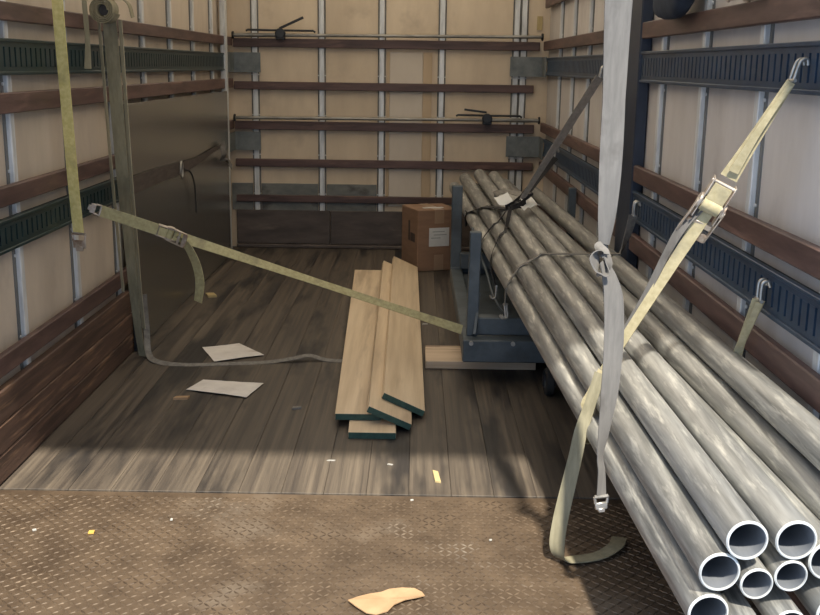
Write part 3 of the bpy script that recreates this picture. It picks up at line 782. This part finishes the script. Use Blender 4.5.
# ------------------------------------------------------------------ right-hand straps
# grey-white hanging strap with a knot
t = thing('hanging_strap', 'long grey-white strap hanging knotted from the roof in front of the pipes', 'strap', (0.47, 2.5, 0.28))
rib('webbing', [(0.462, 2.42, 2.16), (0.462, 2.47, 1.80), (0.461, 2.49, 1.555), (0.465, 2.5, 1.329), (0.466, 2.5, 1.15), (0.464, 2.5, 1.05), (0.461, 2.5, 0.985)], [0.066, 0.066, 0.066, 0.058, 0.052, 0.044, 0.03],
    [V((1, 0.1, 0)), V((1, 0.15, 0)), V((1, 0.15, 0)), V((1, 0.3, 0)), V((1, -0.3, 0)), V((1, -0.6, 0)), V((1, -1, 0))], 'greystrap', t)
rib('webbing_fold', [(0.482, 2.515, 1.80), (0.482, 2.51, 1.555), (0.483, 2.515, 1.329), (0.478, 2.515, 1.12)], 0.03, V((1, 0.8, 0)), 'greystrap', t)
rib('knot', [(0.470, 2.497, 0.975), (0.448, 2.492, 0.975), (0.438, 2.487, 0.950), (0.447, 2.478, 0.915), (0.466, 2.480, 0.915), (0.474, 2.492, 0.94), (0.463, 2.503, 0.965), (0.450, 2.499, 0.955)], [0.035, 0.038, 0.038, 0.036, 0.03, 0.03, 0.034, 0.03],
    [V((0, 1, 1)), V((0.3, 1, 0.8)), V((1, 1, 0)), V((0.3, 1, -0.8)), V((0, 1, 0.5)), V((0.8, 1, 0)), V((0, 1, 1)), V((0, 1, 0.4))], 'greystrap', t)
rib('webbing', [(0.458, 2.49, 0.945), (0.476, 2.49, 0.905), (0.490, 2.49, 0.85), (0.497, 2.49, 0.744), (0.494, 2.49, 0.614), (0.485, 2.49, 0.50), (0.480, 2.49, 0.44), (0.486, 2.49, 0.40), (0.489, 2.49, 0.335)], [0.03, 0.042, 0.05, 0.05, 0.046, 0.034, 0.022, 0.022, 0.026],
    [V((0.5, 1, 0.5)), V((1, 0.6, 0.4)), V((1, 0.2, 0)), V((1, 0.1, 0)), V((1, 0.2, 0)), V((1, 0.6, 0)), V((1, 1, 0)), V((1, 0.6, 0)), V((1, 0.3, 0))], 'greystrap', t)
flat_fitting((0.489, 2.49, 0.332), (0.05, 0, -1), V((1, 0.2, 0)), t, k=0.6)
# cream ratchet strap over the bundle
t = thing('ratchet_strap', 'cream ratchet strap with a large buckle running from the upper right track over the pipes', 'strap', (0.93, 2.6, 1.42))
H0, H1 = V((0.912, 2.60, 1.375)), V((0.540, 2.83, 0.566))
dH = H1 - H0
rib('webbing', [H0, H0 + dH * 0.18, H0 + dH * 0.30], [0.022, 0.034, 0.046], V((1, -0.3, 0.45)), 'creamstrap', t)
rib('webbing', [H0 + dH * 0.01 + V((0, -0.01, 0)), H0 + dH * 0.15 + V((-0.006, -0.012, 0)), H0 + dH * 0.28 + V((0, -0.008, 0))], [0.012, 0.018, 0.026], V((1, -0.3, 0.55)), 'creamstrap', t)
j_hook(H0 - dH.normalized() * 0.004, (0.25, 0, 1), (1, 0, 0), t, 0.05, 0.0045)
ratchet(H0 + dH * 0.375, dH, V((1, -0.3, 0.45)), t, 1.05, lift=-15, wrap='creamstrap')
rib('webbing', [H0 + dH * 0.41, H0 + dH * 0.6, H0 + dH * 0.8, H1], [0.036, 0.030, 0.028, 0.028], [V((1, -0.3, 0.45)), V((1, -0.6, 0.4)), V((1, -0.9, 0.3)), V((0.8, -1, 0.3))], 'creamstrap', t)
rib('webbing', [H0 + dH * 0.40 + V((-0.02, 0.015, 0.0)), H0 + dH * 0.47 + V((-0.034, 0.01, 0)), H0 + dH * 0.56 + V((-0.030, 0.012, 0)), H0 + dH * 0.72 + V((-0.012, 0.016, 0)), H0 + dH * 0.88 + V((-0.006, 0.016, 0))], [0.036, 0.03, 0.022, 0.02, 0.02], V((1, -1.2, 0.3)), 'greystrap', t)
rib('webbing', [H1, (0.512, 2.825, 0.500), (0.495, 2.83, 0.430), (0.489, 2.85, 0.385), (0.500, 2.86, 0.350), (0.53, 2.87, 0.342)], [0.04, 0.045, 0.045, 0.045, 0.045, 0.04], [V((0.8, -1, 0.3)), V((0.6, -1, 0.3)), V((0.2, 1, 0)), V((0, 1, 0)), V((0, 1, 0)), V((0, 1, 0))], 'creamstrap', t)
rib('loose_tail', [H1 + V((-0.012, -0.02, 0)), (0.505, 2.80, 0.485), (0.480, 2.79, 0.400), (0.466, 2.785, 0.32), (0.447, 2.78, 0.22), (0.432, 2.775, 0.135), (0.425, 2.77, 0.065), (0.437, 2.775, 0.016), (0.49, 2.79, 0.006), (0.56, 2.82, 0.005), (0.615, 2.87, 0.012), (0.64, 2.94, 0.006)],
    [0.036, 0.036, 0.038, 0.04, 0.042, 0.044, 0.045, 0.045, 0.045, 0.045, 0.045, 0.045],
    [V((1, -1, 0))] * 2 + [V((1, -0.5, 0))] * 2 + [V((1, -0.35, 0))] * 3 + [V((0.6, -1, 0.2)), V((0.2, -1, 0)), V((0.4, -1, 0)), V((0.8, -0.8, 0)), V((1, -0.3, 0))], 'olive', t)  # tail of the cream strap, its shade painted in as darker olive
# small strap from the lower right track
t = thing('cargo_strap', 'short pale strap hooked on the lower right track beside the rightmost pipe', 'strap', (0.93, 2.72, 0.83))
j_hook((0.922, 2.715, 0.805), (0, 0, 1), (1, 0, 0), t, 0.05, 0.005)
rib('webbing', [(0.922, 2.716, 0.805), (0.915, 2.74, 0.75), (0.905, 2.775, 0.67), (0.898, 2.80, 0.60)], [0.034, 0.028, 0.022, 0.03], V((1, -0.2, -0.2)), 'creamstrap', t)
rib('webbing', [(0.919, 2.70, 0.80), (0.908, 2.735, 0.73), (0.901, 2.775, 0.66)], [0.018, 0.02, 0.018], V((1, -0.1, -0.3)), 'creamstrap', t)
# middle tie strap: hook on the lower right track, over the bundle, hook on the left
t = thing('tie_strap', 'thin grey strap drawn from the lower right track over the middle of the bundle', 'strap', (0.93, 4.36, 0.83))
j_hook((0.922, 4.365, 0.80), (0, 0, 1), (1, 0, 0), t, 0.055, 0.005)
hp = hull_over(4.38, ['A', 'B', 'C', 'D', 'E', 'F'])
hp = [p for p in hp if p[1] > 0.45 and p[0] < 0.88]
hp = hp[::max(1, len(hp) // 16)]
pts = [(0.922, 4.37, 0.80), (0.905, 4.38, 0.71)] + [(x, 4.38 + 0.25 * max(0.0, 0.55 - x), z) for x, z in reversed(hp)] + [(0.402, 4.46, 0.385)]
rib('webbing', pts, [0.042, 0.036] + [0.03] * (len(pts) - 2), [V((1, 0.25, 0)), V((1, 0.5, 0))] + [V((0, 1, 0))] * (len(pts) - 2), 'dustystrap', t, n=2)
j_hook((0.404, 4.46, 0.385), (0.15, -0.2, -1), (-1, -0.3, 0), t, 0.06, 0.005)
# black strap round the far part, up to the lower right track
t = thing('ratchet_strap', 'black strap binding the far end of the bundle, pulled up to the right track', 'strap', (0.535, 5.5, 0.67))
BK = V((0.535, 5.50, 0.690))
yx = lambda x: 6.15 + (5.55 - 6.15) * min(1.0, max(0.0, (x - 0.32) / 0.21))
hp = hull_skew(yx, ['A', 'B', 'C', 'D'], 0.005)
hp = [p for p in hp if p[0] < 0.56]
hp = hp[::max(1, len(hp) // 12)]
rib('webbing', [(hp[0][0] + 0.004, yx(hp[0][0]), hp[0][1] - 0.05)] + [(x, yx(x), z) for x, z in hp], 0.045, V((0.3, 1, 0)), 'blackstrap', t, n=2)
rib('webbing', [BK + V((0.02, 0.05, 0.005)), BK + (V((0.925, 6.93, 0.825)) - BK) * 0.5, (0.925, 6.93, 0.825)], 0.042, V((-0.23, 0.05, 0.19)), 'blackstrap', t)
j_hook((0.915, 6.93, 0.822), (0.2, 0.2, 1), (1, 0, 0), t, 0.05, 0.006)
ratchet(BK, (0.9, 0.4, 0.25), V((0, 1, 0.1)), t, 0.9, 'darksteel')
cB, rB = at_y('B', 5.15); cA, rA = at_y('A', 4.92)
rib('cord_leg', [BK + V((-0.03, -0.03, -0.01)), cB + V((0.0, 0, rB + 0.006)), cB + V((-0.036, -0.08, rB * 0.62)), cA + V((-rA - 0.006, 0, 0.01)), (0.392, 4.84, 0.385)], 0.022, V((0.2, 1, 0.2)), 'blackstrap', t)
j_hook((0.392, 4.84, 0.385), (-0.05, -0.25, -1), (-1, 0, 0), t, 0.055, 0.005)
cB, rB = at_y('B', 5.42); cA, rA = at_y('A', 5.34)
rib('cord_leg', [BK + V((-0.04, -0.02, -0.012)), cB + V((0.0, 0, rB + 0.006)), cB + V((-0.036, -0.04, rB * 0.62)), cA + V((-rA - 0.006, 0, 0.01)), cA + V((-0.02, 0, -rA - 0.006))], 0.022, V((0.1, 1, 0.1)), 'blackstrap', t)
# brown strap from the upper right track
t = thing('cargo_strap', 'dull brown strap slanting from the upper right track down to the black buckle', 'strap', (0.90, 5.28, 1.36))
E0, E1 = V((0.905, 5.28, 1.36)), BK + V((0.03, -0.02, 0.035))
rib('webbing', [E0, E0 + (E1 - E0) * 0.5, E1], [0.052, 0.050, 0.030], V((0.85, 0.1, 0.5)), 'brownstrap', t)
j_hook(E0 + V((0, -0.002, 0)), (0.15, 0, 1), (1, 0, 0), t, 0.05, 0.005)
# cable loop hanging beside the cart
t = thing('cable_loop', 'dark cable sagging in a loop on the left side of the cart', 'cable', (0.40, 5.2, 0.4))
wire('cable', [(0.315, 5.60, 0.545), (0.335, 5.40, 0.47), (0.365, 5.15, 0.40), (0.385, 4.95, 0.33), (0.425, 4.80, 0.275), (0.50, 4.72, 0.262), (0.58, 4.70, 0.30), (0.62, 4.72, 0.36)], 0.0075, 'cart', t)
# crumpled paper and plastic on the pipes
def crumple(name, label, cat, c, u, v, nu, nv, amp, m, group=None, seed=1, outline=None):
    rnd = random.Random(seed); bm = nb(); c, u, v = V(c), V(u), V(v); n = u.cross(v).normalized()
    if n.z < 0: n = -n
    top = []
    for j in range(nv + 1):
        row = []
        for i in range(nu + 1):
            a, b = i / nu - 0.5, j / nv - 0.5
            ja, jb = (rnd.uniform(-0.04, 0.04), rnd.uniform(-0.04, 0.04))
            row.append(c + u * (a + ja) + v * (b + jb) + n * rnd.uniform(0, amp))
        top.append(row)
    T = [[bm.verts.new(p) for p in r] for r in top]; B = [[bm.verts.new(p - n * 0.0012) for p in r] for r in top]
    for j in range(nv):
        for i in range(nu):
            bm.faces.new((T[j][i], T[j][i + 1], T[j + 1][i + 1], T[j + 1][i])); bm.faces.new((B[j][i], B[j + 1][i], B[j + 1][i + 1], B[j][i + 1]))
    rim = [(0, i) for i in range(nu)] + [(j, nu) for j in range(nv)] + [(nv, i) for i in range(nu, 0, -1)] + [(j, 0) for j in range(nv, 0, -1)]
    for (a, b), (a2, b2) in zip(rim, rim[1:] + rim[:1]):
        bm.faces.new((T[a][b], B[a][b], B[a2][b2], T[a2][b2]))
    return tag(obj(name, bm, m, smooth=25, origin=c), label, cat, group)
crumple('paper_scrap', 'white crumpled paper tag stuck under the black buckle on the pipes', 'paper', (0.470, 5.52, 0.712), (0.075, 0.05, 0.02), (0.02, -0.12, -0.03), 4, 4, 0.012, 'whitepaper', seed=3)
crumple('paper_scrap', 'white crumpled paper tag right of the black strap on the pipes', 'paper', (0.600, 5.52, 0.690), (0.09, 0.02, 0.02), (0.03, -0.16, -0.02), 4, 4, 0.02, 'whitepaper', seed=5)
t = thing('webbing_loop', 'pale loose webbing end looped over the far top pipes', 'strap', (0.5, 5.8, 0.70))
rib('webbing', [(0.440, 5.72, 0.700), (0.46, 5.84, 0.712), (0.52, 5.88, 0.716), (0.58, 5.80, 0.712), (0.605, 5.66, 0.704)], 0.04, [V((0, 1, 0.5)), V((-0.5, 1, 0.4)), V((0, 1, 0.4)), V((0.5, 1, 0.4)), V((1, 0.5, 0.2))], 'dustystrap', t)

# ------------------------------------------------------------------ cargo bars along the back wall
def cargo_bar(label, z0, z1, xh, flip):
    t = thing('cargo_bar', label, 'bar', (xh, 7.995, z0), 'cargo bars on the back wall')
    y = YB - 0.06
    zz = lambda x: z0 + (z1 - z0) * (x + 1.37) / 2.29
    bm = nb(); tube(bm, [(-1.37, y, zz(-1.37)), (xh, y, zz(xh))], 0.015 if not flip else 0.012, 16); obj('outer_tube', bm, 'bar', t, smooth=40)
    bm = nb(); tube(bm, [(xh, y, zz(xh)), (0.925, y, zz(0.925))], 0.012 if not flip else 0.015, 16); obj('inner_tube', bm, 'bar', t, smooth=40)
    for x in (-1.376, 0.931):
        bm = nb(); disc(bm, (x, y, zz(x)), (1, 0, 0), 0.028, 0.007, 16, 0.003); obj('end_pad', bm, 'rubber', t, smooth=40)
    zc = zz(xh)
    bm = nb(); disc(bm, (xh, y - 0.012, zc + 0.012), (0, 1, 0), 0.038, 0.028, 14, 0.006); box(bm, xh - 0.034, xh + 0.034, y - 0.035, y + 0.02, zc - 0.035, zc + 0.022, bev=0.006)
    hs = obj('ratchet_housing', bm, 'blackplastic', t, smooth=40)
    bm = nb(); tube(bm, [(xh - 0.255 if not flip else xh - 0.235, y - 0.02, zc + 0.028), (xh - 0.24 if not flip else xh - 0.22, y - 0.02, zc + 0.036), (xh, y - 0.02, zc + 0.034), (xh + 0.245, y - 0.02, zc + 0.034), (xh + 0.262, y - 0.02, zc + 0.022)], 0.008, 8); obj('lever_rod', bm, 'blackplastic', t, smooth=50)
    bm = nb()
    if not flip: obox(bm, (xh + 0.085, y - 0.03, zc + 0.088), (V((1, 0, 0.46)), V((0, 1, 0)), V((-0.46, 0, 1))), (0.098, 0.010, 0.009), bev=0.003)
    else: obox(bm, (xh - 0.09, y - 0.03, zc + 0.068), (V((1, 0, -0.12)), V((0, 1, 0)), V((0.12, 0, 1))), (0.085, 0.010, 0.008), bev=0.003)
    obj('handle', bm, 'blackplastic', hs, smooth=40)
cargo_bar('steel cargo bar on the topmost back rail, raised black handle at left', 1.607, 1.622, -1.02, False)
cargo_bar('steel cargo bar on the middle back rail, black handle at right', 1.000, 1.010, 0.536, True)

# ------------------------------------------------------------------ things on the right wall rail
def blob(name, label, cat, c, r, m, seed):
    rnd = random.Random(seed); bm = nb()
    bmesh.ops.create_icosphere(bm, subdivisions=3, radius=1.0)
    for v in bm.verts:
        k = 1 + 0.10 * math.sin(5 * v.co.y + 2 * v.co.z) + 0.06 * math.sin(9 * v.co.z + 3 * v.co.y) + rnd.uniform(-0.03, 0.03)
        v.co = V([math.copysign(abs(q) ** 0.6, q) for q in v.co])
        v.co = V(c) + V((v.co.x * r[0] * k, v.co.y * r[1] * k, v.co.z * r[2] * (k if v.co.z > 0 else 0.8)))
    return tag(obj(name, bm, m, smooth=80, origin=c), label, cat)
blob('cloth_bundle', 'dark rolled cloth tucked above the upper right rail', 'cloth', (0.900, 3.83, 1.725), (0.042, 0.20, 0.19), 'cloth', 4)
t = thing('ratchet_buckle', 'loose grey ratchet buckle lying on the upper right rail', 'buckle', (0.93, 3.13, 1.592))
ratchet((0.935, 3.15, 1.612), (0, 1, 0.02), V((1, 0, 0)), t, 0.9)
rib('webbing', [(0.932, 3.08, 1.615), (0.934, 3.0, 1.600), (0.932, 2.92, 1.600)], 0.03, V((1, 0, 0)), 'greystrap', t)

# ------------------------------------------------------------------ litter on the floor
def sheet_quad(name, label, cat, corners, m, seed, amp=0.006, lines=0, group=None):
    rnd = random.Random(seed); bm = nb(); c = [V((x, y, 0)) for x, y in corners]; n = 8
    T = []
    for j in range(n + 1):
        row = []
        for i in range(n + 1):
            a, b = i / n, j / n
            p = (c[0] * (1 - a) + c[1] * a) * (1 - b) + (c[3] * (1 - a) + c[2] * a) * b
            row.append(p + V((0, 0, 0.0025 + amp * (0.5 + 0.5 * math.sin(3.1 * a + seed) * math.cos(2.3 * b + seed)) + rnd.uniform(0, 0.0016))))
        T.append(row)
    A = [[bm.verts.new(p) for p in r] for r in T]; B = [[bm.verts.new(p - V((0, 0, 0.001))) for p in r] for r in T]
    for j in range(n):
        for i in range(n):
            bm.faces.new((A[j][i], A[j][i + 1], A[j + 1][i + 1], A[j + 1][i])); bm.faces.new((B[j][i], B[j + 1][i], B[j + 1][i + 1], B[j][i + 1]))
    rim = [(0, i) for i in range(n)] + [(j, n) for j in range(n)] + [(n, i) for i in range(n, 0, -1)] + [(j, 0) for j in range(n, 0, -1)]
    for (a, b), (a2, b2) in zip(rim, rim[1:] + rim[:1]):
        bm.faces.new((A[a][b], B[a][b], B[a2][b2], A[a2][b2]))
    cc = sum(c, V((0, 0, 0))) / 4
    return tag(obj(name, bm, m, smooth=25, origin=cc), label, cat, group)
sheet_quad('paper_sheet', 'dirty white paper sheet on the floor, farther of the two', 'paper', [(-1.06, 5.05), (-0.95, 4.79), (-0.73, 4.92), (-0.89, 5.14)], 'paper', 2, group='paper sheets on the floor')
sheet_quad('paper_sheet', 'dirty white paper sheet on the floor, nearer of the two', 'paper', [(-0.99, 4.35), (-0.71, 4.25), (-0.665, 4.46), (-0.945, 4.50)], 'paper', 6, group='paper sheets on the floor')

def poly_bit(name, label, cat, pts, z, th, m, group=None, warp=0.0):
    bm = nb(); cx = sum(p[0] for p in pts) / len(pts); cy = sum(p[1] for p in pts) / len(pts)
    zf = lambda x, y: z + warp * (0.5 + 0.5 * math.sin(31 * (x - cx) + 17 * (y - cy)))
    top = [bm.verts.new((x, y, zf(x, y) + th)) for x, y in pts]; bot = [bm.verts.new((x, y, zf(x, y))) for x, y in pts]
    ct_, cb = bm.verts.new((cx, cy, zf(cx, cy) + th)), bm.verts.new((cx, cy, zf(cx, cy)))
    n = len(pts)
    for k in range(n):
        k2 = (k + 1) % n
        bm.faces.new((top[k], top[k2], ct_)); bm.faces.new((bot[k2], bot[k], cb)); bm.faces.new((top[k], bot[k], bot[k2], top[k2]))
    return tag(obj(name, bm, m, smooth=0, origin=(cx, cy, z)), label, cat, group)
poly_bit('cardboard_scrap', 'torn piece of tan cardboard lying on the tread plate', 'cardboard',
         [(-0.163, 2.530), (-0.140, 2.500), (-0.112, 2.470), (-0.085, 2.466), (-0.055, 2.484), (-0.038, 2.515), (-0.010, 2.535), (0.022, 2.550), (0.043, 2.566), (0.035, 2.586), (0.015, 2.604), (-0.02, 2.600), (-0.055, 2.592), (-0.075, 2.580), (-0.11, 2.574), (-0.14, 2.555)], -0.0005, 0.003, 'torncard', warp=0.007)
def bit(name, label, cat, x, y, w, l, a, m, th=0.004, z=0.0):
    ca, sa = math.cos(a), math.sin(a)
    q = [(-w, -l * 0.8), (w * 0.7, -l), (w, l * 0.7), (-w * 0.6, l)]
    return poly_bit(name, label, cat, [(x + px * ca - py * sa, y + px * sa + py * ca) for px, py in q], z, th, m)
bit('wood_chip', 'yellow wood chip on the floor boards just behind the tread plate', 'wood chip', 0.090, 3.41, 0.011, 0.055, 0.12, 'chip', 0.006)
bit('wood_chip', 'small brown wood chip beside the nearer paper sheet', 'wood chip', -0.985, 4.235, 0.035, 0.014, 0.2, 'torncard', 0.010)
bit('wood_chip', 'tiny pale wood chip under the yellow strap tail by the sheet', 'wood chip', -1.25, 6.26, 0.03, 0.05, 0.5, 'chip', 0.012)
bit('plastic_bit', 'small orange bit on the tread plate at left', 'litter', -0.972, 2.93, 0.010, 0.011, 0.3, 'orange', 0.004, -0.001)
bit('dry_leaf', 'small curled dark leaf on the floor left of the lumber', 'leaf', -0.48, 4.13, 0.022, 0.012, 0.4, 'dustystrap', 0.008)
bit('paper_fleck', 'white fleck on the tread plate at far left', 'litter', -1.15, 2.94, 0.0067, 0.0060, 0.7, 'white', 0.003, -0.001)
bit('paper_fleck', 'white fleck on the tread plate right of the orange bit', 'litter', -0.75, 3.03, 0.0045, 0.0067, 0.2, 'white', 0.003, -0.001)
bit('paper_fleck', 'white sliver on the floor boards below the left paper sheets', 'litter', -0.29, 3.55, 0.0158, 0.0030, 0.02, 'white', 0.003)
bit('paper_fleck', 'white sliver on the floor boards in front of the lumber', 'litter', -0.075, 3.52, 0.0105, 0.0037, -0.4, 'white', 0.003)
bit('paper_fleck', 'white fleck at the seam of boards and tread plate in the middle', 'litter', 0.005, 3.21, 0.0060, 0.0045, 0.3, 'white', 0.003, -0.001)
bit('paper_fleck', 'white fleck on the floor between the lumber and the cart', 'litter', 0.066, 5.62, 0.0165, 0.0120, 0.1, 'white', 0.003)
bit('paper_fleck', 'white fleck on the tread plate left of the cream strap tail', 'litter', 0.245, 2.92, 0.0053, 0.0037, 0.6, 'white', 0.003, -0.001)
bit('paper_fleck', 'white streak at the plate edge under the pipes', 'litter', 0.53, 3.235, 0.0120, 0.0023, 0.05, 'white', 0.003, -0.001)
